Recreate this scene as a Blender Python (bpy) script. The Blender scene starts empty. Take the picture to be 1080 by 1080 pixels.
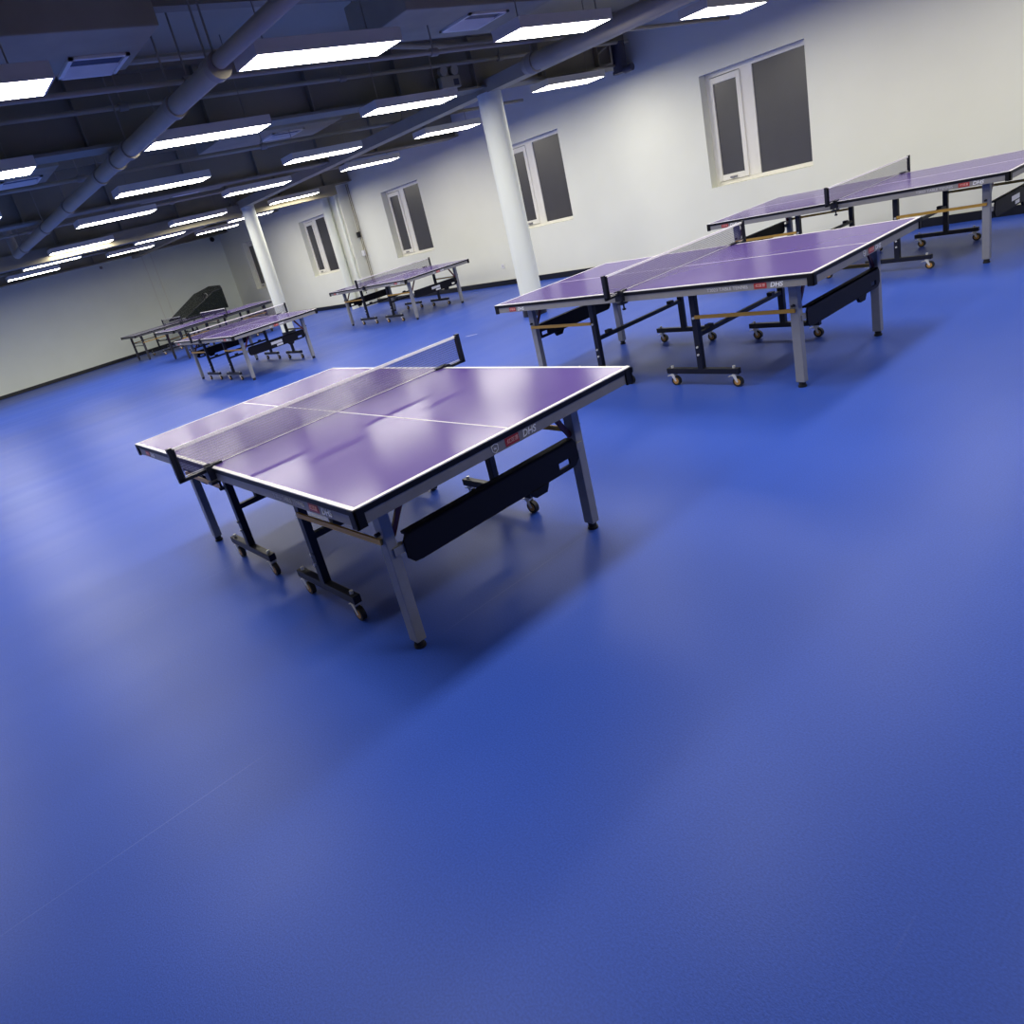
import bpy, math, random
from mathutils import Vector, Matrix
random.seed(3)
PI = math.pi
col = bpy.context.scene.collection

# ------------------------------------------------------------------ materials
def mat(name, color, rough=0.5, metal=0.0, spec=0.5, noise=0.0, nscale=8.0, bump=0.0, bscale=60.0, coat=0.0):
    m = bpy.data.materials.new(name); m.use_nodes = True
    nt = m.node_tree; N = nt.nodes; L = nt.links
    b = N['Principled BSDF']
    b.inputs['Base Color'].default_value = (*color, 1)
    b.inputs['Roughness'].default_value = rough
    b.inputs['Metallic'].default_value = metal
    b.inputs['Specular IOR Level'].default_value = spec
    b.inputs['Coat Weight'].default_value = coat
    tc = N.new('ShaderNodeTexCoord')
    if noise > 0:
        n = N.new('ShaderNodeTexNoise'); n.inputs['Scale'].default_value = nscale; n.inputs['Detail'].default_value = 4
        L.new(tc.outputs['Object'], n.inputs['Vector'])
        r = N.new('ShaderNodeMapRange')
        r.inputs['From Min'].default_value = 0.3; r.inputs['From Max'].default_value = 0.7
        r.inputs['To Min'].default_value = 1 - noise; r.inputs['To Max'].default_value = 1 + noise
        L.new(n.outputs['Fac'], r.inputs['Value'])
        mx = N.new('ShaderNodeVectorMath'); mx.operation = 'SCALE'
        mx.inputs[0].default_value = color
        L.new(r.outputs['Result'], mx.inputs['Scale'])
        L.new(mx.outputs['Vector'], b.inputs['Base Color'])
    if bump > 0:
        n2 = N.new('ShaderNodeTexNoise'); n2.inputs['Scale'].default_value = bscale; n2.inputs['Detail'].default_value = 3
        L.new(tc.outputs['Object'], n2.inputs['Vector'])
        bp = N.new('ShaderNodeBump'); bp.inputs['Strength'].default_value = bump; bp.inputs['Distance'].default_value = 0.01
        L.new(n2.outputs['Fac'], bp.inputs['Height']); L.new(bp.outputs['Normal'], b.inputs['Normal'])
    return m

M = {}
M['wall'] = mat('wall_paint', (0.79, 0.80, 0.71), 0.75, spec=0.25, noise=0.02, nscale=1.5, bump=0.08, bscale=40)
M['ceil'] = mat('slab_paint', (0.48, 0.44, 0.31), 0.9, spec=0.1, noise=0.06, nscale=1.2, bump=0.1)
M['beam'] = mat('beam_paint', (0.30, 0.27, 0.185), 0.75, spec=0.2, noise=0.08, nscale=2.0)
M['duct'] = mat('duct_paint', (0.38, 0.34, 0.225), 0.7, spec=0.2, noise=0.08, nscale=3.0)
M['pipe'] = mat('pipe_paint', (0.40, 0.36, 0.25), 0.6, spec=0.3, noise=0.06, nscale=3.0)
M['clamp'] = mat('pipe_clamp', (0.32, 0.285, 0.21), 0.5, spec=0.4)
M['column'] = mat('column_paint', (0.78, 0.81, 0.72), 0.6, spec=0.3, noise=0.015, nscale=2.0)
M['skirt'] = mat('black_skirting', (0.008, 0.009, 0.014), 0.4, noise=0.1)
M['pvc'] = mat('white_pvc', (0.82, 0.80, 0.74), 0.35, spec=0.5, noise=0.01)
M['glass'] = mat('dark_glass', (0.055, 0.053, 0.060), 0.25, spec=0.9, noise=0.04, nscale=4.0)
M['gasket'] = mat('grey_gasket', (0.22, 0.22, 0.24), 0.6, noise=0.03)
M['housing'] = mat('lamp_housing', (0.70, 0.66, 0.55), 0.5, noise=0.02)
M['grille'] = mat('grille_white', (0.85, 0.80, 0.66), 0.5, noise=0.03)
M['grille_dark'] = mat('grille_dark', (0.06, 0.06, 0.08), 0.6, noise=0.03)
M['black'] = mat('black_powder_coat', (0.007, 0.008, 0.017), 0.4, spec=0.35, noise=0.08, nscale=30)
M['edge'] = mat('black_edge_band', (0.003, 0.003, 0.006), 0.5, spec=.25, noise=0.08)
M['white'] = mat('white_line', (0.74, 0.72, 0.74), 0.45, noise=0.02)
M['apron'] = mat('grey_apron', (0.22, 0.215, 0.225), 0.42, metal=0.1, noise=0.05, nscale=20)
M['legm'] = mat('silver_leg', (0.25, 0.255, 0.28), 0.4, metal=0.15, noise=0.04, nscale=20)
M['darkleg'] = mat('dark_grey_leg', (0.03, 0.03, 0.04), 0.45, noise=0.05)
M['darkapron'] = mat('dark_grey_apron', (0.05, 0.05, 0.06), 0.45, noise=0.05)
M['gold'] = mat('gold_strut', (0.52, 0.30, 0.05), 0.4, metal=0.25, noise=0.05)
M['red'] = mat('dark_red_brace', (0.12, 0.012, 0.018), 0.4, noise=0.05)
M['redlabel'] = mat('red_label', (0.34, 0.025, 0.025), 0.4, noise=0.03)
M['letter'] = mat('pale_lettering', (0.75, 0.76, 0.82), 0.4, noise=0.02)
M['pinkletter'] = mat('pink_lettering', (0.80, 0.42, 0.40), 0.4, noise=0.02)
M['greyletter'] = mat('grey_lettering', (0.52, 0.52, 0.58), 0.4, noise=0.02)
M['rubber'] = mat('black_rubber', (0.008, 0.008, 0.010), 0.6, noise=0.1)
M['hub'] = mat('amber_hub', (0.45, 0.24, 0.05), 0.35, noise=0.05)
M['chrome'] = mat('steel_fork', (0.66, 0.66, 0.66), 0.35, metal=0.25, noise=0.03)
M['panel'] = mat('black_rack', (0.004, 0.004, 0.009), 0.55, spec=.2, noise=0.1)
M['tape'] = mat('white_net_tape', (0.88, 0.86, 0.90), 0.7, noise=0.04, nscale=30)
M['sign'] = mat('white_plastic', (0.75, 0.75, 0.76), 0.4, noise=0.02)
M['robot'] = mat('robot_plastic', (0.02, 0.021, 0.026), 0.4, noise=0.05)
M['scuff'] = mat('chalk_scuff', (0.42, 0.46, 0.75), 0.7, noise=0.1)

# table top: purple playing surface, slightly glossy
M['top'] = mat('purple_playing_surface', (0.105, 0.066, 0.275), 0.175, spec=0.09, noise=0.02, nscale=3.0)

# floor: blue sports vinyl with seams every 1.79 m
def floor_mat():
    m = mat('blue_sports_vinyl', (0.06, 0.11, 0.56), 0.36, spec=0.20)
    nt = m.node_tree; N = nt.nodes; L = nt.links; b = N['Principled BSDF']
    tc = N.new('ShaderNodeTexCoord'); sx = N.new('ShaderNodeSeparateXYZ'); L.new(tc.outputs['Object'], sx.inputs[0])
    n = N.new('ShaderNodeTexNoise'); n.inputs['Scale'].default_value = 0.7; n.inputs['Detail'].default_value = 5
    L.new(tc.outputs['Object'], n.inputs['Vector'])
    r = N.new('ShaderNodeMapRange'); r.inputs['From Min'].default_value = .3; r.inputs['From Max'].default_value = .7
    r.inputs['To Min'].default_value = .94; r.inputs['To Max'].default_value = 1.06; L.new(n.outputs['Fac'], r.inputs['Value'])
    # seams
    a = N.new('ShaderNodeMath'); a.operation = 'ADD'; a.inputs[1].default_value = 2.24 + 1.79 * 20 + 0.895; L.new(sx.outputs['X'], a.inputs[0])
    md = N.new('ShaderNodeMath'); md.operation = 'MODULO'; md.inputs[1].default_value = 1.79; L.new(a.outputs[0], md.inputs[0])
    su = N.new('ShaderNodeMath'); su.operation = 'SUBTRACT'; su.inputs[1].default_value = .895; L.new(md.outputs[0], su.inputs[0])
    ab = N.new('ShaderNodeMath'); ab.operation = 'ABSOLUTE'; L.new(su.outputs[0], ab.inputs[0])
    ls = N.new('ShaderNodeMath'); ls.operation = 'LESS_THAN'; ls.inputs[1].default_value = .0025; L.new(ab.outputs[0], ls.inputs[0])
    n3 = N.new('ShaderNodeTexNoise'); n3.inputs['Scale'].default_value = 1.1; L.new(tc.outputs['Object'], n3.inputs['Vector'])
    gt = N.new('ShaderNodeMapRange'); gt.inputs['From Min'].default_value = .5; gt.inputs['From Max'].default_value = .62; L.new(n3.outputs['Fac'], gt.inputs['Value'])
    ml = N.new('ShaderNodeMath'); ml.operation = 'MULTIPLY'; L.new(ls.outputs[0], ml.inputs[0]); L.new(gt.outputs['Result'], ml.inputs[1])
    m2 = N.new('ShaderNodeMath'); m2.operation = 'MULTIPLY'; m2.inputs[1].default_value = .09; L.new(ml.outputs[0], m2.inputs[0])
    ng = N.new('ShaderNodeTexNoise'); ng.inputs['Scale'].default_value = 170; ng.inputs['Detail'].default_value = 2; L.new(tc.outputs['Object'], ng.inputs['Vector'])
    rg = N.new('ShaderNodeMapRange'); rg.inputs['From Min'].default_value = .3; rg.inputs['From Max'].default_value = .7
    rg.inputs['To Min'].default_value = .86; rg.inputs['To Max'].default_value = 1.14; L.new(ng.outputs['Fac'], rg.inputs['Value'])
    rm = N.new('ShaderNodeMath'); rm.operation = 'MULTIPLY'; L.new(r.outputs['Result'], rm.inputs[0]); L.new(rg.outputs['Result'], rm.inputs[1])
    sc = N.new('ShaderNodeVectorMath'); sc.operation = 'SCALE'; sc.inputs[0].default_value = FLOOR; L.new(rm.outputs[0], sc.inputs['Scale'])
    mx = N.new('ShaderNodeMix'); mx.data_type = 'RGBA'; L.new(m2.outputs[0], mx.inputs['Factor'])
    L.new(sc.outputs['Vector'], mx.inputs['A']); mx.inputs['B'].default_value = (.35, .42, .85, 1)
    L.new(mx.outputs['Result'], b.inputs['Base Color'])
    # fine leather grain + roll to roll streaks in the gloss
    n2 = N.new('ShaderNodeTexNoise'); n2.inputs['Scale'].default_value = 260; n2.inputs['Detail'].default_value = 2
    L.new(tc.outputs['Object'], n2.inputs['Vector'])
    bp = N.new('ShaderNodeBump'); bp.inputs['Strength'].default_value = .12; bp.inputs['Distance'].default_value = .003
    L.new(n2.outputs['Fac'], bp.inputs['Height']); L.new(bp.outputs['Normal'], b.inputs['Normal'])
    mp = N.new('ShaderNodeMapping'); mp.inputs['Scale'].default_value = (2.5, .25, 1); L.new(tc.outputs['Object'], mp.inputs['Vector'])
    n4 = N.new('ShaderNodeTexNoise'); n4.inputs['Scale'].default_value = 1.0; n4.inputs['Detail'].default_value = 4; L.new(mp.outputs[0], n4.inputs['Vector'])
    rr = N.new('ShaderNodeMapRange'); rr.inputs['From Min'].default_value = .3; rr.inputs['From Max'].default_value = .7
    rr.inputs['To Min'].default_value = .36; rr.inputs['To Max'].default_value = .42; L.new(n4.outputs['Fac'], rr.inputs['Value'])
    L.new(rr.outputs['Result'], b.inputs['Roughness'])
    return m
FLOOR = (0.029, 0.077, 0.43)
M['floor'] = floor_mat()

def lamp_mat(strength):
    m = bpy.data.materials.new('lamp_diffuser'); m.use_nodes = True
    b = m.node_tree.nodes['Principled BSDF']
    b.inputs['Base Color'].default_value = (.9, .9, .9, 1)
    b.inputs['Emission Color'].default_value = (1.0, .955, .84, 1)
    b.inputs['Emission Strength'].default_value = strength
    return m
LAMP = 33.0
M['lamp'] = lamp_mat(LAMP)

def net_mat(name, colr, alpha, pitch, axes, amp=.35):
    """woven net: threads denser and thinner in a regular weave"""
    m = bpy.data.materials.new(name); m.use_nodes = True
    nt = m.node_tree; N = nt.nodes; L = nt.links
    b = N['Principled BSDF']; b.inputs['Base Color'].default_value = (*colr, 1); b.inputs['Roughness'].default_value = .9; b.inputs['Specular IOR Level'].default_value = .1
    out = N['Material Output']; tr = N.new('ShaderNodeBsdfTransparent'); mx = N.new('ShaderNodeMixShader')
    tc = N.new('ShaderNodeTexCoord'); sx = N.new('ShaderNodeSeparateXYZ'); L.new(tc.outputs['Object'], sx.inputs[0])
    res = []
    for ax in axes:
        d = N.new('ShaderNodeMath'); d.operation = 'MULTIPLY'; d.inputs[1].default_value = 2*PI/pitch; L.new(sx.outputs[ax], d.inputs[0])
        f = N.new('ShaderNodeMath'); f.operation = 'SINE'; L.new(d.outputs[0], f.inputs[0]); res.append(f)
    a = N.new('ShaderNodeMath'); a.operation = 'MULTIPLY'; a.inputs[1].default_value = .3; L.new(res[0].outputs[0], a.inputs[0])
    c = N.new('ShaderNodeMath'); c.operation = 'ADD'; L.new(a.outputs[0], c.inputs[0]); L.new(res[1].outputs[0], c.inputs[1])
    mm = N.new('ShaderNodeMath'); mm.operation = 'MULTIPLY_ADD'; L.new(c.outputs[0], mm.inputs[0]); mm.inputs[1].default_value = alpha*amp; mm.inputs[2].default_value = alpha
    L.new(mm.outputs[0], mx.inputs[0]); L.new(tr.outputs[0], mx.inputs[1]); L.new(b.outputs[0], mx.inputs[2]); L.new(mx.outputs[0], out.inputs[0])
    return m
M['net'] = net_mat('table_net_mesh', (.06, .045, .14), .24, .0125, ('Y', 'Z'))
M['catch'] = net_mat('catch_net_mesh', (.012, .016, .016), .70, .012, ('Y', 'Z'))
M['catchb'] = net_mat('catch_net_back_mesh', (.012, .016, .016), .75, .012, ('X', 'Z'))

# ------------------------------------------------------------------ mesh builder
class MB:
    def __init__(s): s.v = []; s.f = []
    def add(s, vs, fs):
        n = len(s.v); s.v += [tuple(v) for v in vs]; s.f += [tuple(i + n for i in f) for f in fs]; return s
    def box(s, x0, x1, y0, y1, z0, z1):
        vs = [(x0,y0,z0),(x1,y0,z0),(x1,y1,z0),(x0,y1,z0),(x0,y0,z1),(x1,y0,z1),(x1,y1,z1),(x0,y1,z1)]
        return s.add(vs, [(0,3,2,1),(4,5,6,7),(0,1,5,4),(1,2,6,5),(2,3,7,6),(3,0,4,7)])
    def bar(s, a, b, w, h, up=(0,0,1)):
        a = Vector(a); b = Vector(b); d = (b - a).normalized(); up = Vector(up)
        if abs(d.dot(up)) > .98: up = Vector((1,0,0))
        r = d.cross(up).normalized(); u = r.cross(d).normalized(); vs = []
        for p in (a, b):
            for (i, j) in ((-1,-1),(1,-1),(1,1),(-1,1)): vs.append(p + r*(i*w/2) + u*(j*h/2))
        return s.add(vs, [(0,1,2,3),(7,6,5,4),(0,4,5,1),(1,5,6,2),(2,6,7,3),(3,7,4,0)])
    def tube(s, a, b, r, n=16, r2=None, caps=True):
        a = Vector(a); b = Vector(b); d = (b - a).normalized(); up = Vector((0,0,1)) if abs(d.z) < .95 else Vector((1,0,0))
        x = d.cross(up).normalized(); y = x.cross(d).normalized(); r2 = r if r2 is None else r2; vs = []
        for p, rr in ((a, r), (b, r2)):
            for i in range(n):
                t = 2*PI*i/n; vs.append(p + x*(rr*math.cos(t)) + y*(rr*math.sin(t)))
        fs = [(i, i+n, (i+1) % n + n, (i+1) % n) for i in range(n)]
        if caps: fs += [tuple(range(n)), tuple(range(2*n-1, n-1, -1))]
        return s.add(vs, fs)
    def path(s, pts, r, n=10):
        for a, b in zip(pts, pts[1:]): s.tube(a, b, r, n)
        for p in pts[1:-1]: s.ball(p, r, n)
        return s
    def ball(s, c, r, n=12, sc=(1,1,1)):
        m = max(6, n//2); vs = []
        for j in range(m+1):
            ph = PI*j/m
            for i in range(n):
                t = 2*PI*i/n; vs.append((c[0]+sc[0]*r*math.sin(ph)*math.cos(t), c[1]+sc[1]*r*math.sin(ph)*math.sin(t), c[2]+sc[2]*r*math.cos(ph)))
        fs = [(j*n+i, (j+1)*n+i, (j+1)*n+(i+1) % n, j*n+(i+1) % n) for j in range(m) for i in range(n)]
        return s.add(vs, fs)
    def prism(s, poly, axis, a, b):
        """poly of 2D points extruded along an axis; axis x -> (y,z), y -> (x,z), z -> (x,y)"""
        def P(p, t): return {'x': (t, p[0], p[1]), 'y': (p[0], t, p[1]), 'z': (p[0], p[1], t)}[axis]
        n = len(poly); vs = [P(p, a) for p in poly] + [P(p, b) for p in poly]
        fs = [tuple(range(n-1, -1, -1)), tuple(range(n, 2*n))] + [(i, (i+1) % n, (i+1) % n + n, i+n) for i in range(n)]
        return s.add(vs, fs)
    def build(s, name, m, parent=None, smooth=False, bevel=0.0, loc=None):
        me = bpy.data.meshes.new(name); me.from_pydata([tuple(v) for v in s.v], [], s.f); me.validate(); me.update()
        import bmesh
        bm = bmesh.new(); bm.from_mesh(me); bmesh.ops.recalc_face_normals(bm, faces=bm.faces)
        if bevel > 0:
            bmesh.ops.bevel(bm, geom=list(bm.edges), offset=bevel, segments=2, affect='EDGES', profile=.6, clamp_overlap=True)
        bm.to_mesh(me); bm.free()
        if smooth:
            for p in me.polygons: p.use_smooth = True
            me.set_sharp_from_angle(angle=math.radians(40))
        me.materials.append(m)
        o = bpy.data.objects.new(name, me); col.objects.link(o)
        if parent: o.parent = parent
        if loc: o.location = loc
        return o

def tag(o, label=None, cat=None, group=None, kind=None):
    if label: o['label'] = label
    if cat: o['category'] = cat
    if group: o['group'] = group
    if kind: o['kind'] = kind
    return o
def empty(name, loc=(0,0,0), rz=0):
    o = bpy.data.objects.new(name, None); col.objects.link(o); o.location = loc; o.rotation_euler = (0,0,rz); o.empty_display_size = .1
    return o
def children(o): return [c for c in bpy.data.objects if c.parent == o]
def copy_tree(o, parent=None, kids=None):
    c = o.copy(); col.objects.link(c)
    if parent: c.parent = parent
    for ch in children(o): copy_tree(ch, c)
    return c
def struct(name, mb, m, **k): return tag(mb.build(name, m, **k), kind='structure')

def text(name, body, size, m, parent, mtx, extrude=.0008, shear=0.0, ax='CENTER', bold=0.0):
    cu = bpy.data.curves.new(name, 'FONT'); cu.body = body; cu.size = size; cu.extrude = extrude; cu.shear = shear
    cu.align_x = ax; cu.align_y = 'CENTER'; cu.offset = bold; cu.resolution_u = 3
    t = bpy.data.objects.new(name + '_src', cu); col.objects.link(t)
    bpy.context.view_layer.update()
    me = bpy.data.meshes.new_from_object(t.evaluated_get(bpy.context.evaluated_depsgraph_get()))
    bpy.data.objects.remove(t)
    me.transform(mtx); me.materials.clear(); me.materials.append(m)
    o = bpy.data.objects.new(name, me); col.objects.link(o); o.parent = parent
    return o

# ------------------------------------------------------------------ room shell
XB, XF = -24.32, 6.5         # back wall, wall behind the camera's right
YW, YL = 10.04, -8.0         # window wall, far side wall
ZC = 3.62
struct('floor', MB().box(XB-.2, XF+.2, YL-.2, YW+.4, -.12, 0), M['floor'])
struct('ceiling', MB().box(XB-.2, XF+.2, YL-.2, YW+.4, ZC, ZC+.2), M['ceil'])
M['wallb'] = mat('wall_paint_pale_green', (0.84, 0.89, 0.79), 0.8, spec=0.2, noise=0.02, nscale=1.5)
struct('wall_back', MB().box(XB-.2, XB, YL-.2, YW+.4, 0, ZC), M['wallb'])
struct('wall_front', MB().box(XF, XF+.2, YL-.2, YW+.4, 0, ZC), M['wall'])
struct('wall_left', MB().box(XB, XF, YL-.2, YL, 0, ZC), M['wall'])
# window wall with openings
WS = [-6.215, -10.337, -14.42, -18.65, -22.72]; WW = 1.446; ZB, ZT = .966, 2.452; DEP = .15
mb = MB(); xs = sorted([(s, s+WW) for s in WS]); x = XB
for a, b in xs:
    mb.box(x, a, YW, YW+.3, 0, ZC); mb.box(a, b, YW, YW+.3, 0, ZB); mb.box(a, b, YW, YW+.3, ZT, ZC); x = b
mb.box(x, XF, YW, YW+.3, 0, ZC)
struct('wall_right', mb, M['wall'])

for i, s in enumerate(WS):
    w = empty('window_%d' % (i+1), (s, YW+DEP, ZB)); tag(w, kind='structure')
    H = ZT - ZB; F = MB(); d = .05
    F.box(0, .06, 0, d, 0, H); F.box(WW-.055, WW, 0, d, 0, H); F.box(.06, WW-.055, 0, d, 0, .05); F.box(.06, WW-.055, 0, d, H-.06, H)
    F.box(.50, .68, -.005, d, .05, H-.06)
    F.build('window_frame', M['pvc'], w, bevel=.004)
    S = MB(); S.box(.062, .115, -.025, .03, .055, H-.07); S.box(.455, .515, -.025, .03, .055, H-.07)
    S.box(.115, .455, -.025, .03, .055, .135); S.box(.115, .455, -.025, .03, H-.15, H-.07)
    sh = S.build('sash', M['pvc'], w, bevel=.005)
    MB().box(.113, .457, -.005, .012, .13, H-.145).build('pane', M['glass'], sh)
    hd = MB(); hd.box(.24, .34, -.05, -.025, .075, .10); hd.box(.26, .31, -.06, -.05, .068, .085); hd.build('handle', M['gasket'], sh, bevel=.003)
    MB().box(.68, WW-.055, .012, .03, .05, H-.06).build('pane', M['glass'], w)
    G = MB()
    G.box(.675, .685, .008, .02, .05, H-.06); G.box(WW-.06, WW-.05, .008, .02, .05, H-.06)
    G.build('gasket', M['gasket'], w)
    # closing board behind the window
    tag(MB().box(s-.02, s+WW+.02, YW+.25, YW+.29, ZB-.02, ZT+.02).build('trim_%d' % (30+i), M['grille_dark']), kind='structure')

struct('baseboard_right', MB().box(XB, XF, YW-.018, YW, 0, .10), M['skirt'])
struct('baseboard_back', MB().box(XB, XB+.018, YL, YW-.018, 0, .10), M['skirt'])
struct('baseboard_left', MB().box(XB+.018, XF, YL, YL+.018, 0, .10), M['skirt'])
struct('baseboard_front', MB().box(XF-.018, XF, YL+.018, YW-.018, 0, .10), M['skirt'])

# pilaster between the third and fourth window
struct('trim_20', MB().box(-16.62, -15.78, 9.76, YW, 0, 2.95), M['wall'])

# ------------------------------------------------------------------ columns
CY = 7.16
def column(x, y, r, label):
    c = empty('column', (x, y, 0)); tag(c, label, 'column', 'round white columns')
    MB().tube((0,0,0), (0,0,2.88), r, 40).build('shaft', M['column'], c, smooth=True)
    MB().tube((0,0,0), (0,0,.10), r+.014, 40).build('skirting', M['skirt'], c, smooth=True)
    return c
column(-7.35, CY, .155, 'round white column rising behind the table nearest the widest window')
column(-15.39, CY+.04, .145, 'round white column far down the room beside the table with a white sticker on its rack')

# ------------------------------------------------------------------ ceiling beams (structure)
n = 1
def beam(mb, m=None):
    global n
    struct('trim_%d' % n, mb, m or M['beam']); n += 1
for xb in (-3.3, -7.38, -11.5, -15.6, -19.7, -23.6, .8, 4.9):
    b = MB()
    if xb == -15.6:
        for y0, y1 in ((YL, CY-.12), (CY+.12, 9.55)): b.box(xb-.15, xb+.15, y0, y1, 2.71, 2.93)
    b.box(xb-.15, xb+.15, YL, YW, 2.93, 2.955); b.box(xb-.15, xb+.15, YL, YW, 3.52, ZC)
    b.box(xb-.05, xb+.05, YL, YW, 2.955, 3.52)
    y = YL + .5
    while y < YW:                       # web stiffeners
        b.box(xb-.13, xb+.13, y, y+.012, 2.955, 3.52); y += 1.2
    beam(b)
for yb in (CY, -1.04):
    b = MB(); b.box(XB, XF, yb-.12, yb+.12, 2.87, 3.02)
    beam(b, M['pipe'])
for xb in (-5.35, -9.45, -13.5, -17.6, -21.6, -1.3):
    beam(MB().box(xb-.06, xb+.06, YL, YW, 3.36, ZC))

# ------------------------------------------------------------------ pipes, conduits
def pipe(label, a, b, r, clamps=(), m='pipe', cat='pipe', name='ceiling_pipe', group=None, hang=True):
    o = empty(name, a); A = Vector(a); D = Vector(b) - A
    MB().tube((0,0,0), D, r, 20).build('pipe_run', M[m], o, smooth=True)
    dn = D.normalized()
    for t in clamps:
        p = dn*t; k = MB(); k.tube(p - dn*.04, p + dn*.04, r+.014, 20)
        if hang: k.tube(p + Vector((0,0,r)), p + Vector((0,0,ZC - a[2])), .008, 6)
        k.build('pipe_clamp', M['clamp'], o, smooth=True)
    return tag(o, label, cat, group)
pipe('long grey pipe running down the ceiling past the near ends of the lamps', (-4.75, 2.35, 2.83), (-14.2, 2.32, 2.83), .070,
     clamps=[.03, .9, 2.2, 2.65, 3.3, 5.0, 6.6, 8.6])
chp = [o for o in bpy.data.objects if o.name == 'ceiling_pipe'][0]
b = MB(); b.ball((-9.45, -.03, 0), .071, 16); b.tube((-9.45, -.03, 0), (-9.45, -.03, .75), .070, 18); b.build('elbow', M['pipe'], chp, smooth=True)
pipe('thinner grey pipe joined to the near end of the long ceiling pipe', (2.0, 2.42, 2.85), (-4.73, 2.35, 2.85), .050, clamps=[1.5, 4.2, 6.9])
pipe('thick grey ceiling pipe ending beside the top of the nearer column', (4.0, 6.70, 2.83), (-5.95, 6.42, 2.83), .088, clamps=[2.5, 5, 7.6, 9.85])
# thin conduits running across the room
for i, (xc, zc, r, lab) in enumerate([
    (-7.17, 3.22, .022, 'thin grey conduit fixed along the side of the nearest deep beam'),
    (-5.62, 2.98, .020, 'thin grey conduit crossing above the nearest row of lamps'),
    (-9.40, 3.05, .024, 'thin grey conduit crossing behind the two-headed emergency lamp'),
    (-13.40, 3.05, .024, 'thin grey conduit crossing above the middle lamps beyond the second deep beam'),
    (-17.6, 3.05, .024, 'thin grey conduit crossing above the far lamps')]):
    pipe(lab, (xc, -3.5, zc), (xc, 9.9, zc), r, clamps=[1.2+2.4*k for k in range(5)], cat='conduit', name='ceiling_conduit', hang=True)
# branch: curving cable tray between beams
t = empty('cable_bundle', (-6.25, 0, 3.32))
MB().path([(0, 1.6, .0), (-.0, 3.2, .0), (-.15, 4.6, -.01), (-.50, 6.1, -.02), (-.52, 9.3, -.02)], .03, 8).build('tray_run', M['pipe'], t, smooth=True)
tag(t, 'grey cable bundle bending across the ceiling above the lamps near the columns', 'cable')

# ------------------------------------------------------------------ ceiling units with grilles
def duct(x0, x1, y0, y1, z0, gx, gy, gw, gl, label):
    o = empty('ceiling_air_unit', ((x0+x1)/2, (y0+y1)/2, z0)); cx, cy = (x0+x1)/2, (y0+y1)/2
    MB().box(x0-cx, x1-cx, y0-cy, y1-cy, 0, .32).build('casing', M['duct'], o, bevel=.012)
    g = MB(); X, Y = gx-cx, gy-cy
    for a in (-1, 1):
        g.box(X-gw/2, X+gw/2, Y+a*gl/2-(.03 if a > 0 else 0), Y+a*gl/2+(.03 if a < 0 else 0), -.018, 0)
        g.box(X+a*gw/2-(.03 if a > 0 else 0), X+a*gw/2+(.03 if a < 0 else 0), Y-gl/2, Y+gl/2, -.018, 0)
    gr = g.build('grille_frame', M['grille'], o)
    MB().box(X-gw/2+.03, X+gw/2-.03, Y-gl/2+.03, Y+gl/2-.03, -.003, -.001).build('backing', M['grille_dark'], gr)
    s = MB(); k = 0
    while k < (gw-.08)*.6:
        xx = X-gw/2+.04+k; s.add([(xx, Y-gl/2+.03, -.020), (xx+.022, Y-gl/2+.03, -.004), (xx+.022, Y+gl/2-.03, -.004), (xx, Y+gl/2-.03, -.020),
                                  (xx, Y-gl/2+.03, -.018), (xx+.022, Y-gl/2+.03, -.002), (xx+.022, Y+gl/2-.03, -.002), (xx, Y+gl/2-.03, -.018)],
                                 [(0,1,2,3),(7,6,5,4),(0,4,5,1),(1,5,6,2),(2,6,7,3),(3,7,4,0)]); k += .045
    s.build('louvre', M['grille'], gr)
    for (a, b) in ((x0+.06, y0+.06), (x1-.06, y0+.06), (x0+.06, y1-.06), (x1-.06, y1-.06)):
        MB().tube((a-cx, b-cy, .31), (a-cx, b-cy, ZC-z0), .006, 6).build('hanger_rod', M['clamp'], o)
    return tag(o, label, 'air unit', 'boxed ceiling air units')
duct(-6.02, -5.14, -.6, 2.22, 3.2, -5.83, 1.93, .44, .42, 'boxed grey air unit with white grille in the top left corner of the ceiling')
duct(-6.05, -5.2, 4.35, 6.15, 3.2, -5.60, 5.46, .46, .50, 'boxed grey air unit with white grille between two bright lamps near the camera')
duct(-10.15, -9.25, 4.3, 6.15, 3.2, -9.68, 5.38, .44, .50, 'boxed grey air unit whose small grille shows above the middle of the ceiling')
duct(-10.15, -9.25, .2, 2.3, 3.2, -9.85, 1.95, .44, .45, 'boxed grey air unit cut by the left edge of the picture')
duct(-14.2, -13.3, 4.6, 6.2, 3.2, -13.75, 5.4, .44, .50, 'boxed grey air unit deep in the room before the third deep beam')
# loose sheet-metal duct bits near the second unit
o = MB().prism([(0, 0), (.0, .55), (.14, .75), (.14, 0)], 'z', 0, .10).build('duct_offcut', M['duct'], None, loc=(-6.35, 5.1, 3.3)); tag(o, 'grey sloped duct end beside the air unit near the column', 'duct')
MB().tube((.07, .1, .1), (.07, .1, .32), .006, 6).build('hanger_rod', M['clamp'], o)

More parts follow.
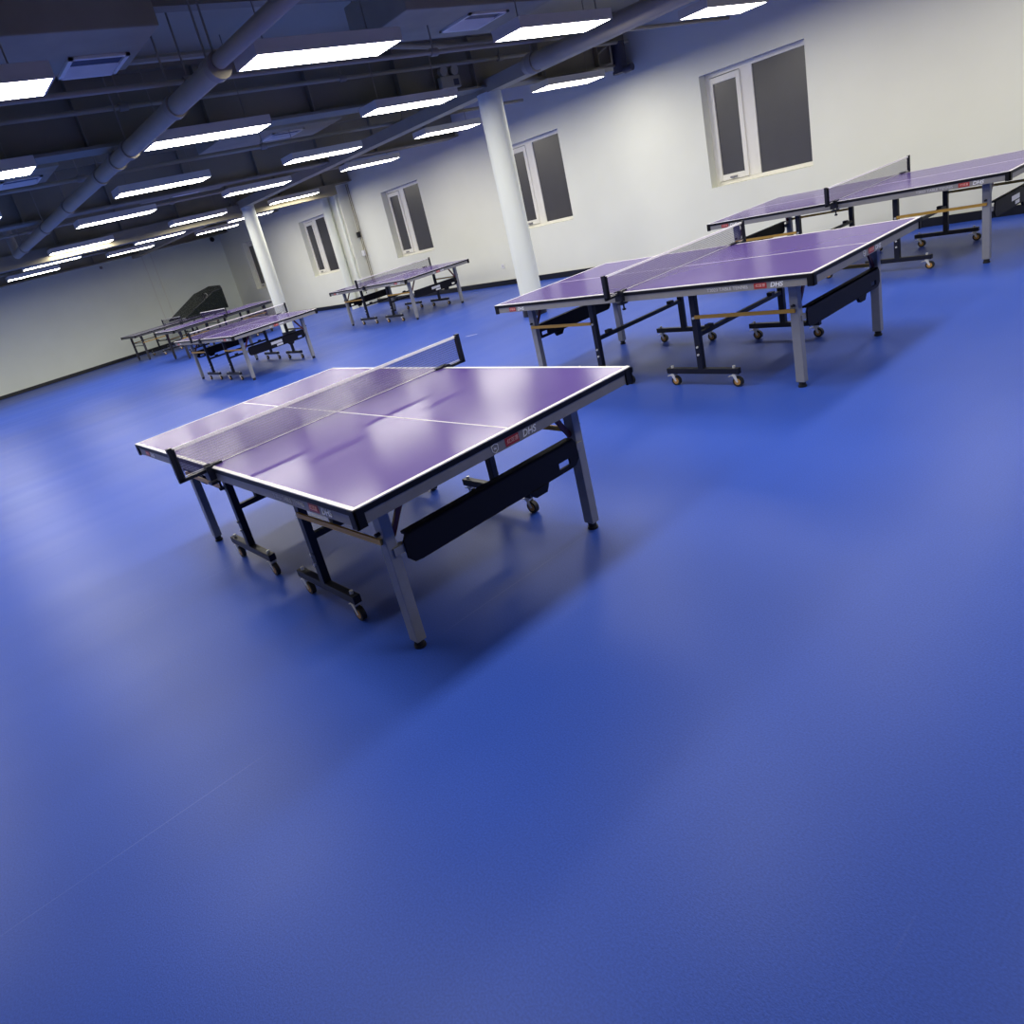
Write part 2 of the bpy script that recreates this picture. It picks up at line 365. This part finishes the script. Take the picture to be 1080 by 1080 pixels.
# ------------------------------------------------------------------ lamps
def make_lamp():
    o = empty('linear_ceiling_lamp')
    w, l, h = .165, .585, .085
    b = MB(); b.box(-w, w, -l, l, .012, h); b.box(-w, -w+.012, -l, l, 0, .012); b.box(w-.012, w, -l, l, 0, .012)
    b.box(-w+.012, w-.012, -l, -l+.012, 0, .012); b.box(-w+.012, w-.012, l-.012, l, 0, .012)
    b.build('housing', M['housing'], o)
    d = MB().box(-w+.013, w-.013, -l+.013, l-.013, .0, .011).build('diffuser', M['lamp'], o)
    d.data.materials.append(M['housing'])           # only the underside of the diffuser gives off light
    for p in d.data.polygons: p.material_index = 0 if p.normal.z < -.5 else 1
    for s in (-1, 1): MB().tube((0, s*.42, h), (0, s*.42, ZC-2.80), .005, 6).build('hanger_rod', M['clamp'], o)
    return o
lamp0 = make_lamp(); used = [False]
def lamp(x, y, label, group):
    o = lamp0 if not used[0] else copy_tree(lamp0)
    used[0] = True; o.location = (x, y, 2.80); tag(o, label, 'ceiling lamp', group); return o
G1 = 'bright linear lamps hanging from the ceiling'
seen = [
 (-4.66, 3.08, 'largest glowing ceiling lamp, beside the joint of the long pipe'),
 (-4.66, 5.46, 'large glowing lamp just right of the boxed unit grille, before the thick pipe'),
 (-4.62, 8.08, 'glowing lamp cut by the top edge above the widest window'),
 (-4.70, .70, 'large glowing lamp cut by the left edge under the boxed air unit'),
 (-7.22, 8.55, 'glowing lamp nearest the wall, between the two nearest windows'),
 (-6.92, 5.53, 'glowing lamp left of the top of the nearer column'),
 (-6.82, 3.05, 'glowing lamp directly below the long pipe, second in its row'),
 (-9.40, 8.12, 'glowing lamp touching the left side of the nearer column'),
 (-9.42, 5.78, 'glowing lamp in front of the small middle grille, third in its row'),
 (-9.44, 3.42, 'glowing lamp third along the row beside the long pipe'),
 (-9.42, .95, 'small end of a glowing lamp at the left edge, upper one'),
 (-11.70, 8.10, 'glowing lamp just above the third window from the camera'),
 (-11.78, 5.80, 'glowing lamp fourth in the middle row'),
 (-11.80, 3.42, 'glowing lamp fourth along the row beside the long pipe'),
 (-12.0, .95, 'small end of a glowing lamp at the left edge, lower one'),
 (-15.15, 8.25, 'glowing lamp above the wall pipes beside the fourth window'),
 (-14.95, 5.88, 'wide glowing lamp over the farther column, fifth in the middle row'),
 (-15.25, 3.60, 'wide glowing lamp fifth along the row beside the long pipe'),
 (-17.50, 8.20, 'glowing lamp half hidden behind the farther column'),
 (-17.52, 5.85, 'glowing lamp sixth in the middle row, deep in the room'),
 (-19.30, 8.0, 'short glowing lamp left of the farther column, by the back wall'),
 (-19.55, 5.70, 'glowing lamp last in the middle row, by the back wall'),
 (-17.55, 3.45, 'glowing lamp sixth along the row beside the long pipe'),
 (-19.66, 3.37, 'lowest glowing lamp in the picture, last before the back wall'),
]
for x, y, lab in seen: lamp(x, y, lab, G1)
G2 = 'linear lamps hanging outside the picture'
for x, y in ((.1, 3.1), (.1, 5.5), (.1, 8.1)):
    lamp(x, y, 'glowing linear ceiling lamp hanging outside the picture near the camera', G2)
for x in (-2.3,):
    for y in (.70, 3.10, 5.50, 8.1):
        lamp(x, y, 'glowing linear ceiling lamp hanging outside the picture near the camera', G2)
for x in (-4.7, -7.0, -9.4, -11.8, -15.2, -17.6, -19.6):
    for y in ((-1.75, -4.2) if x < -4.8 else ()):
        lamp(x, y, 'glowing linear ceiling lamp hanging outside the picture to the left', G2)
for x in (-7.0, -15.2, -17.6, -19.6): lamp(x, .95, 'glowing linear ceiling lamp hanging outside the picture to the left', G2)

# ------------------------------------------------------------------ table tennis table
L2, W2, H = 1.37, .7625, .76
RX = Matrix.Rotation(PI/2, 4, 'X')
def make_table(panel=True, sticker=True):
    LEG = M['legm'] if panel else M['darkleg']; APR = M['apron'] if panel else M['darkapron']
    T = empty('table_tennis_table')
    for s in (-1, 1):
        x0, x1 = (.004, L2) if s > 0 else (-L2, -.004)
        top = MB().box(x0+.002, x1-.002, -W2+.002, W2-.002, H-.004, H).build('tabletop', M['top'], T)
        ln = MB(); z0, z1 = H-.0005, H+.0008
        xe = x1 if s > 0 else x0
        ln.box(*(sorted((xe, xe-s*.020))), -W2, W2, z0-.003, z1)
        for q in (-1, 1): ln.box(x0, x1, *(sorted((q*W2, q*(W2-.020)))), z0-.003, z1-.0001)
        ln.box(x0, x1, -.0035, .0035, z0, z1-.0002)
        ln.build('white_line', M['white'], top)
        eb = MB(); o = .0
        eb.box(x0, x1, -W2, W2, H-.026, H-.004)
        eb.build('edge_band', M['edge'], T, bevel=.002)
        ap = MB(); t = .012; i = .006
        ap.box(x0+i, x1-i, -W2+i, -W2+i+t, .69, H-.026); ap.box(x0+i, x1-i, W2-i-t, W2-i, .69, H-.026)
        xa = x1-i if s > 0 else x0+i
        ap.box(*sorted((xa, xa-s*t)), -W2+i+t, W2-i-t, .69, H-.026)
        xm = x0+i if s > 0 else x1-i
        ap.box(*sorted((xm, xm+s*t)), -W2+i+t, W2-i-t, .70, H-.026)
        A = ap.build('apron', APR, T)
        for q in (-1, 1):
            cb = MB(); e = .002
            cb.box(*sorted((x1+e if s > 0 else x0-e, xe-s*.035)), *sorted((q*(W2-.008), q*(W2+e))), .684, H-.005)
            cb.box(*sorted((xe+s*e, xe-s*.008)), *sorted((q*(W2-.04), q*(W2+e))), .684, H-.005)
            cb.build('corner_guard', M['edge'], T)
        # lettering on the long side (-y) and (+y), and on the end
        for q in ((-1, 1) if panel else ()):
            flip = 0 if q < 0 else PI
            def side(xc, z=.712): return Matrix.Translation((xc, q*(W2-i+.0012), z)) @ Matrix.Rotation(flip, 4, 'Z') @ RX
            u = 1.05 if s > 0 else -1.16
            if q > 0: u = -1.05 if s < 0 else 1.16
            r = MB().box(u-.04, u+.04, *sorted((q*(W2-i), q*(W2-i+.001))), .696, .730).build('red_label', M['redlabel'], A)
            text('lettering', '红双喜', .021, M['pinkletter'], A, side(u, .713) @ Matrix.Translation((0,0,.0012)), shear=.2)
            text('lettering', 'DHS', .040, M['letter'], A, side(u + .10*(-q)), shear=.2, bold=.0006)
            if s*(-q) > 0: text('lettering', 'T2023 TABLE TENNIS', .030, M['greyletter'], A, side(u-.22*(-q), .712))
        E = Matrix.Rotation(PI/2 if s > 0 else -PI/2, 4, 'Z')
        def endm(yc, z=.712, d=.0012): return Matrix.Translation((xe-s*(i-d), s*yc, z)) @ E @ RX
        if panel:
            MB().box(*sorted((xe-s*i, xe-s*(i-.001))), *sorted((s*-.042, s*.034)), .696, .731).build('red_label', M['redlabel'], A)
            text('lettering', '红双喜', .021, M['pinkletter'], A, endm(-.003, .713, .0024), shear=.2)
            text('lettering', 'DHS', .040, M['letter'], A, endm(.092), shear=.2, bold=.0006)
            sh = MB(); pts = [(-.017, .012), (0, .018), (.017, .012), (.015, -.008), (0, -.019), (-.015, -.008)]
            for a, b in zip(pts, pts[1:]+pts[:1]):
                sh.bar((xe-s*(i-.001), s*(-.099+a[0]), .714+a[1]), (xe-s*(i-.001), s*(-.099+b[0]), .714+b[1]), .003, .003)
            sh.bar((xe-s*(i-.001), s*(-.105), .714), (xe-s*(i-.001), s*(-.093), .712), .003, .006)
            sh.build('emblem', M['letter'], A)
        # legs at the end
        for q in (-1, 1):
            X, Y = s*1.15, q*.555
            lg = MB().box(X-.028, X+.028, Y-.024, Y+.024, .035, .692).build('leg', LEG, T, bevel=.004)
            f = MB(); f.tube((X, Y, 0), (X, Y, .012), .026, 14); f.tube((X, Y, .012), (X, Y, .036), .021, 14); f.build('foot_pad', M['rubber'], lg, smooth=True)
            k = MB(); k.tube((X, Y+q*.024, .535), (X, Y+q*.045, .535), .009, 8); k.build('bolt', M['rubber'], lg)
            br = MB().bar((X-s*.0, Y-q*.028, .50), (X-s*.0, Y-q*.15, .688), .012, .024).build('brace', M['red'], T)
        if panel:
            x = s*1.19; a, b = sorted((x-s*.006, x+s*.006))
            P_ = MB()
            lo, hi = .37, .505
            P_.box(a, b, -.36, .36, lo, hi)
            for q in (-1, 1):
                if q*s > 0:
                    P_.box(a, b, *sorted((q*.36, q*.45)), lo+.055, hi); P_.box(a, b, *sorted((q*.36, q*.45)), lo, lo+.024)
                    P_.box(a, b, *sorted((q*.36, q*.375)), lo+.024, lo+.055)
                else: P_.box(a, b, *sorted((q*.36, q*.45)), lo, hi)
                pts = [(q*.45, lo), (q*.485, lo+.004), (q*.51, lo+.03), (q*.51, hi-.03), (q*.49, hi), (q*.45, hi)]
                P_.prism(pts if q > 0 else pts[::-1], 'x', a, b)
            P_.box(a - (.03 if s > 0 else 0), b + (.03 if s < 0 else 0), -.49, .49, hi-.012, hi)
            P = P_.build('storage_rack', M['panel'], T)
            for q in (-1, 1): MB().box(*sorted((s*1.155, s*1.186)), *sorted((q*.50, q*.56)), .43, .465).build('rack_bracket', M['legm'], P)
            MB().prism([(s*.17, .371), (s*.29, .371), (s*.27, .335), (s*.20, .335)], 'x', a-.004, b+.004).build('latch', M['panel'], P)
            if sticker:
                st = MB(); xx = x+s*.0065
                st.box(*sorted((xx, xx+s*.001)), *sorted((s*-.11, s*.09)), .425, .468); st.box(*sorted((xx, xx+s*.001)), *sorted((s*-.02, s*.09)), .385, .415)
                st.build('sticker', M['sign'], P)
        else:
            for z in (.50, .42):
                MB().tube((s*1.15, -.535, z), (s*1.15, .535, z), .010, 8).build('cross_rail', M['black'], T)
        # wheeled undercarriage of this half
        for q in (-1, 1):
            X, Y = s*.455, q*.575
            MB().box(X-.022, X+.022, Y-.02, Y+.02, .125, .695).build('post', M['black'], T, bevel=.003)
            ft = MB().box(X-.285, X+.285, Y-.02, Y+.02, .092, .132).build('foot_bar', M['black'], T, bevel=.004)
            for w in (-1, 1):
                cx = X+w*.245
                k = MB(); k.tube((cx, Y, .078), (cx, Y, .148), .010, 8); k.tube((cx, Y, .078), (cx, Y, .092), .017, 10)
                for g in (-1, 1): k.prism([(cx-.012, .085), (cx+.016, .085), (cx+.030, .034), (cx+.018, .030)], 'y', Y+g*.016-.0015, Y+g*.016+.0015)
                k.box(cx-.014, cx+.018, Y-.016, Y+.016, .074, .080); k.bar((cx-.01, Y, .08), (cx-.045, Y, .070), .024, .004)
                k.build('caster_fork', M['chrome'], ft)
                k = MB(); k.tube((cx+.022, Y-.012, .035), (cx+.022, Y+.012, .035), .035, 20); k.build('caster_wheel', M['rubber'], ft, smooth=True)
                k = MB(); k.tube((cx+.022, Y-.0135, .035), (cx+.022, Y+.0135, .035), .022, 16); k.build('caster_hub', M['hub'], ft, smooth=True)
            b2 = MB(); b2.tube((X, Y+q*.02, .235), (X, Y+q*.03, .235), .008, 8); b2.tube((X, Y+q*.02, .29), (X, Y+q*.03, .29), .008, 8); b2.tube((X, Y+q*.02, .50), (X, Y+q*.03, .50), .009, 8)
            b2.build('bolt', M['chrome'], ft)
            MB().bar((s*.47, Y+q*.028, .507), (s*1.16, Y+q*.012, .503), .010, .024).build('strut', M['gold'], T)
        MB().box(s*.455-.016, s*.455+.016, -.556, .556, .357, .387).build('crossbar', M['black'], T, bevel=.003)
        k = MB(); k.box(s*.455-.02, s*.455+.02, -.45, -.40, .385, .41); k.box(s*.455-.02, s*.455+.02, .40, .45, .385, .41); k.build('stop_block', M['rubber'], T)
    # net set
    nt = MB().box(-.0015, .0015, -.905, .905, H+.006, H+.138).build('net', M['net'], T)
    tp = MB().box(-.004, .004, -.905, .905, H+.138, H+.1525); tp.build('net_tape', M['tape'], nt)
    MB().tube((0, -.9, H+.006), (0, .9, H+.006), .002, 6).build('net_cord', M['tape'], nt)
    for q in (-1, 1):
        p = MB(); p.box(-.011, .011, *sorted((q*.900, q*.925)), H-.012, H+.158); p.box(-.004, .020, *sorted((q*.893, q*.902)), H, H+.15)
        p.box(-.011, .011, *sorted((q*.775, q*.925)), H-.018, H-.002)
        p.box(-.016, .016, *sorted((q*.70, q*.79)), H+.001, H+.012); p.box(-.030, .030, *sorted((q*.755, q*.79)), H-.060, H+.012)
        p.box(-.024, .024, *sorted((q*.72, q*.79)), H-.085, H-.072)
        p.tube((0, q*.745, H-.085), (0, q*.745, H-.125), .006, 8); p.tube((0, q*.745, H-.118), (0, q*.745, H-.13), .014, 8)
        p.build('net_post', M['black'], nt)
    return T

spots = [
 (-3.405, 1.725, 0, 0, 'purple table tennis table closest to the camera, in the middle of the blue floor'),
 (-3.385, 4.930, 0, 0, 'purple table tennis table standing in front of the round white column'),
 (-3.35, 8.205, 0, 1, 'purple table tennis table along the window wall, cut by the right edge'),
 (-11.895, 8.105, 0, 1, 'table tennis table under the third window, close to the wall'),
 (-11.885, 4.745, 0, 1, 'table tennis table in front of the farther round column'),
]
GT = 'table tennis tables set out across the hall'
protoA = make_table(True, False); protoB = make_table(True, True); protoC = make_table(False)
first = {0: protoA, 1: protoB, 2: protoC}; taken = {}
spots += [(-18.28, 6.70, PI/2, 2, 'long table tennis table turned across the room just before the catch net table'),
          (-21.92, 6.75, PI/2, 2, 'rearmost table tennis table by the back wall, with the black catch net at its end')]
yaw = {0: .09, 1: -.35, 2: -.9, 3: .25, 4: .45}
for i, (x, y, rz, kd, lab) in enumerate(spots):
    o = first[kd] if not taken.get(kd) else copy_tree(first[kd])
    taken[kd] = True
    o.location = (x, y, 0); o.rotation_euler.z = rz + math.radians(yaw.get(i, 0)); tag(o, lab, 'table', GT)

# ------------------------------------------------------------------ robot and catch net at the end of the rear table
c = empty('ball_catch_net', (-21.9, 8.1, .765)); X0 = -21.9; Y0 = 8.1; Z0 = .765
cr = [(-22.68, 8.10, 1.39), (-22.30, 8.34, 1.47), (-21.45, 8.36, 1.42), (-21.08, 8.24, 1.33)]
q = [(a-X0, b-Y0, z-Z0) for a, b, z in cr]
bk = MB()
for a, b in zip(q, q[1:]):
    d = .0015
    bk.add([(a[0],a[1],.0),(b[0],b[1],.0),b,a,(a[0],a[1]+d,.0),(b[0],b[1]+d,.0),(b[0],b[1]+d,b[2]),(a[0],a[1]+d,a[2])],
           [(0,1,2,3),(7,6,5,4),(0,4,5,1),(1,5,6,2),(2,6,7,3),(3,7,4,0)])
bk.build('back_netting', M['catchb'], c)
for k in (0, 3):
    xx = q[k][0]; poly = [(6.92-Y0, .02), (q[k][1], 0.0), (q[k][1], q[k][2]), (7.95-Y0, q[k][2]-.02), (6.90-Y0, .05)]
    MB().prism(poly, 'x', xx-.001, xx+.001).build('wing_netting', M['catch'], c)
fr = MB(); fr.path(q, .009, 8)
for a in q: fr.tube((a[0], a[1], 0), a, .008, 8)
for k in (0, 3):
    a = q[k]; fr.path([a, (a[0], 7.95-Y0, a[2]-.02), (a[0], 6.90-Y0, .05)], .008, 8)
fr.build('frame', M['robot'], c, smooth=True)
tag(c, 'dark see-through ball catching net with sloping wings on the rearmost table', 'catch net')
r = empty('table_tennis_robot', (-21.9, 8.0, .762))
MB().box(-.20, .20, -.05, .12, 0, .12).build('base', M['robot'], r, bevel=.01)
MB().tube((0, .03, .12), (0, .03, .34), .06, 16).build('neck', M['robot'], r, smooth=True)
b = MB(); b.ball((0, .0, .42), .11, 18, (1, .8, 1)); b.tube((0, -.06, .42), (0, -.13, .42), .035, 16); b.build('head', M['robot'], r, smooth=True)
b = MB()
for k in range(12):
    a0, a1 = PI*.15+PI*.7*k/12, PI*.15+PI*.7*(k+1)/12
    b.bar((.13*math.cos(a0)-.02, .02, .42+.13*math.sin(a0)), (.13*math.cos(a1)-.02, .02, .42+.13*math.sin(a1)), .012, .012)
b.build('hoop', M['chrome'], r)
tag(r, 'black ball throwing machine standing inside the dark catch net', 'machine')

# ------------------------------------------------------------------ wall pipes, sockets, small things
def wpipe(x, y, r, z0, z1, label, m='column', group=None):
    o = empty('wall_pipe', (x, y, z0)); MB().tube((0,0,0), (0,0,z1-z0), r, 18).build('pipe_run', M[m], o, smooth=True)
    for z in (.3, 1.2, 2.1):
        MB().tube((0,0,z), (0,0,z+.05), r+.008, 18).build('pipe_collar', M[m], o, smooth=True)
    return tag(o, label, 'pipe', group)
wpipe(-16.28, 9.64, .095, 0, 2.9, 'thick white drain pipe standing against the pilaster beside the fourth window')
wpipe(-15.86, 9.70, .032, 0, 2.9, 'thin white pipe right of the thick drain pipe on the wall')
o = empty('wall_conduit', (-15.70, YW-.04, .1))
b = MB(); b.tube((0,0,0), (0,0,2.8), .012, 8); b.tube((.07,0,0), (.07,0,2.8), .012, 8); b.build('conduit_run', M['clamp'], o)
MB().box(-.05, .03, -.06, .02, 1.55, 1.68).build('valve', M['rubber'], o, bevel=.01)
MB().box(-.05, .05, -.06, .02, 1.10, 1.24).build('junction_box', M['sign'], o, bevel=.01)
tag(o, 'pair of thin grey conduits with a black valve right of the wall pipes', 'conduit')
def socket(x, z, label):
    o = empty('wall_socket', (x, YW-.006, z)); MB().box(-.043, .043, -.004, .006, -.043, .043).build('face_plate', M['sign'], o, bevel=.003)
    b = MB(); b.box(-.012, -.007, -.0055, -.004, -.012, .01); b.box(.007, .012, -.0055, -.004, -.012, .01); b.build('slot', M['rubber'], o)
    return tag(o, label, 'socket')
socket(-10.92, .38, 'small white socket low on the wall left of the nearer column')
# trunking on back wall
for i, y in enumerate((7.33, 7.62)):
    o = MB().box(0, .016, -.010, .010, 0, 2.8).build('cable_trunking', M['wall'], None, loc=(XB, y, .10))
    tag(o, ['thin vertical cable strip on the back wall, left one of two', 'thin vertical cable strip on the back wall, right one of two'][i], 'trunking', 'cable strips on the back wall')
o = empty('security_camera', (XB+.05, 9.72, 2.86)); MB().tube((-.05,0,.06),(.05,0,.06),.03,12).build('bracket', M['clamp'], o); MB().ball((.08,0,.0),.075,14).build('dome', M['rubber'], o, smooth=True)
tag(o, 'small black dome camera high in the back corner', 'camera')
o = empty('wall_sensor', (XB+.01, 6.03, 2.84)); MB().box(-.01,.03,-.04,.04,-.04,.04).build('body', M['clamp'], o, bevel=.008)
tag(o, 'tiny dark sensor high on the back wall', 'sensor')
# emergency light
o = empty('emergency_light', (-7.22, 6.42, 3.03))
MB().box(-.02, .05, -.15, .15, -.06, .07).build('battery_box', M['pipe'], o, bevel=.008)
for s in (-1, 1):
    b = MB(); b.tube((.02, s*.085, .07), (.02, s*.085, .10), .012, 8); b.tube((-.01, s*.085, .135), (.06, s*.085, .125), .050, 14, r2=.058); h = b.build('lamp_head', M['pipe'], o, smooth=True)
MB().box(.05, .052, .04, .12, -.04, .03).build('display', M['grille_dark'], o)
tag(o, 'two-headed emergency lamp box fixed to the nearest deep beam', 'emergency lamp')
# dark fan/actuator by the wall
o = empty('exhaust_fan', (-7.22, 9.72, 2.87))
MB().tube((0,0,0),(0,0,.36),.10,20).build('motor_body', M['grille_dark'], o, smooth=True)
b = MB(); b.tube((.1,-.05,-.02),(.24,-.05,-.02),.05,14); b.tube((0,0,-.04),(0,0,0),.115,20); b.build('outlet', M['grille_dark'], o, smooth=True)
b = MB(); b.path([(-.02,-.18,.35),(-.25,-.6,.12),(-.25,-2.2,.12)], .014, 8); b.path([(.02,-.2,.4),(.02,-.2,.1),(-.25,-.6,.12)], .014, 8); b.build('feed_pipe', M['pipe'], o, smooth=True)
tag(o, 'dark cylindrical motor unit where the nearest deep beam meets the window wall', 'fan')
# scuff
o = MB().prism([(0,0),(.05,.02),(.14,.10),(.13,.115),(.06,.06),(.0,.02)], 'z', 0, .0012).build('floor_scuff', M['scuff'], None, loc=(-7.71, 6.12, 0))
tag(o, 'short pale scuff mark on the blue floor left of the nearer column', 'scuff')

# ------------------------------------------------------------------ world and camera
w = bpy.data.worlds.new('night'); bpy.context.scene.world = w; w.use_nodes = True
w.node_tree.nodes['Background'].inputs[0].default_value = (.02, .02, .03, 1); w.node_tree.nodes['Background'].inputs[1].default_value = .2
cam = bpy.data.cameras.new('camera'); co = bpy.data.objects.new('camera', cam); col.objects.link(co)
f, cx, cy = 744.3883, 464.3438, 504.3766
cam.sensor_fit = 'HORIZONTAL'; cam.sensor_width = 36; cam.lens = 36*f/1080
cam.shift_x = (540-cx)/1080; cam.shift_y = -(540-cy)/1080
r = Vector((0.6056078488218354, 0.7543597717053396, -0.25333864347559926)); u = Vector((-0.12100060700016504, 0.401952487471801, 0.9076304594496724)); fw = Vector((-0.7865100041010162, 0.5190140004353443, -0.3347035715392352))
m = Matrix.Identity(4)
for i in range(3): m[i][0], m[i][1], m[i][2] = r[i], u[i], -fw[i]
m.translation = (0, 0, 1.57995)
co.matrix_world = m; cam.clip_start = .05
sc = bpy.context.scene; sc.camera = co
sc.view_settings.view_transform = 'Standard'; sc.view_settings.look = 'None'; sc.view_settings.gamma = 1; sc.view_settings.use_curve_mapping = False
sc.view_settings.exposure = 0.0
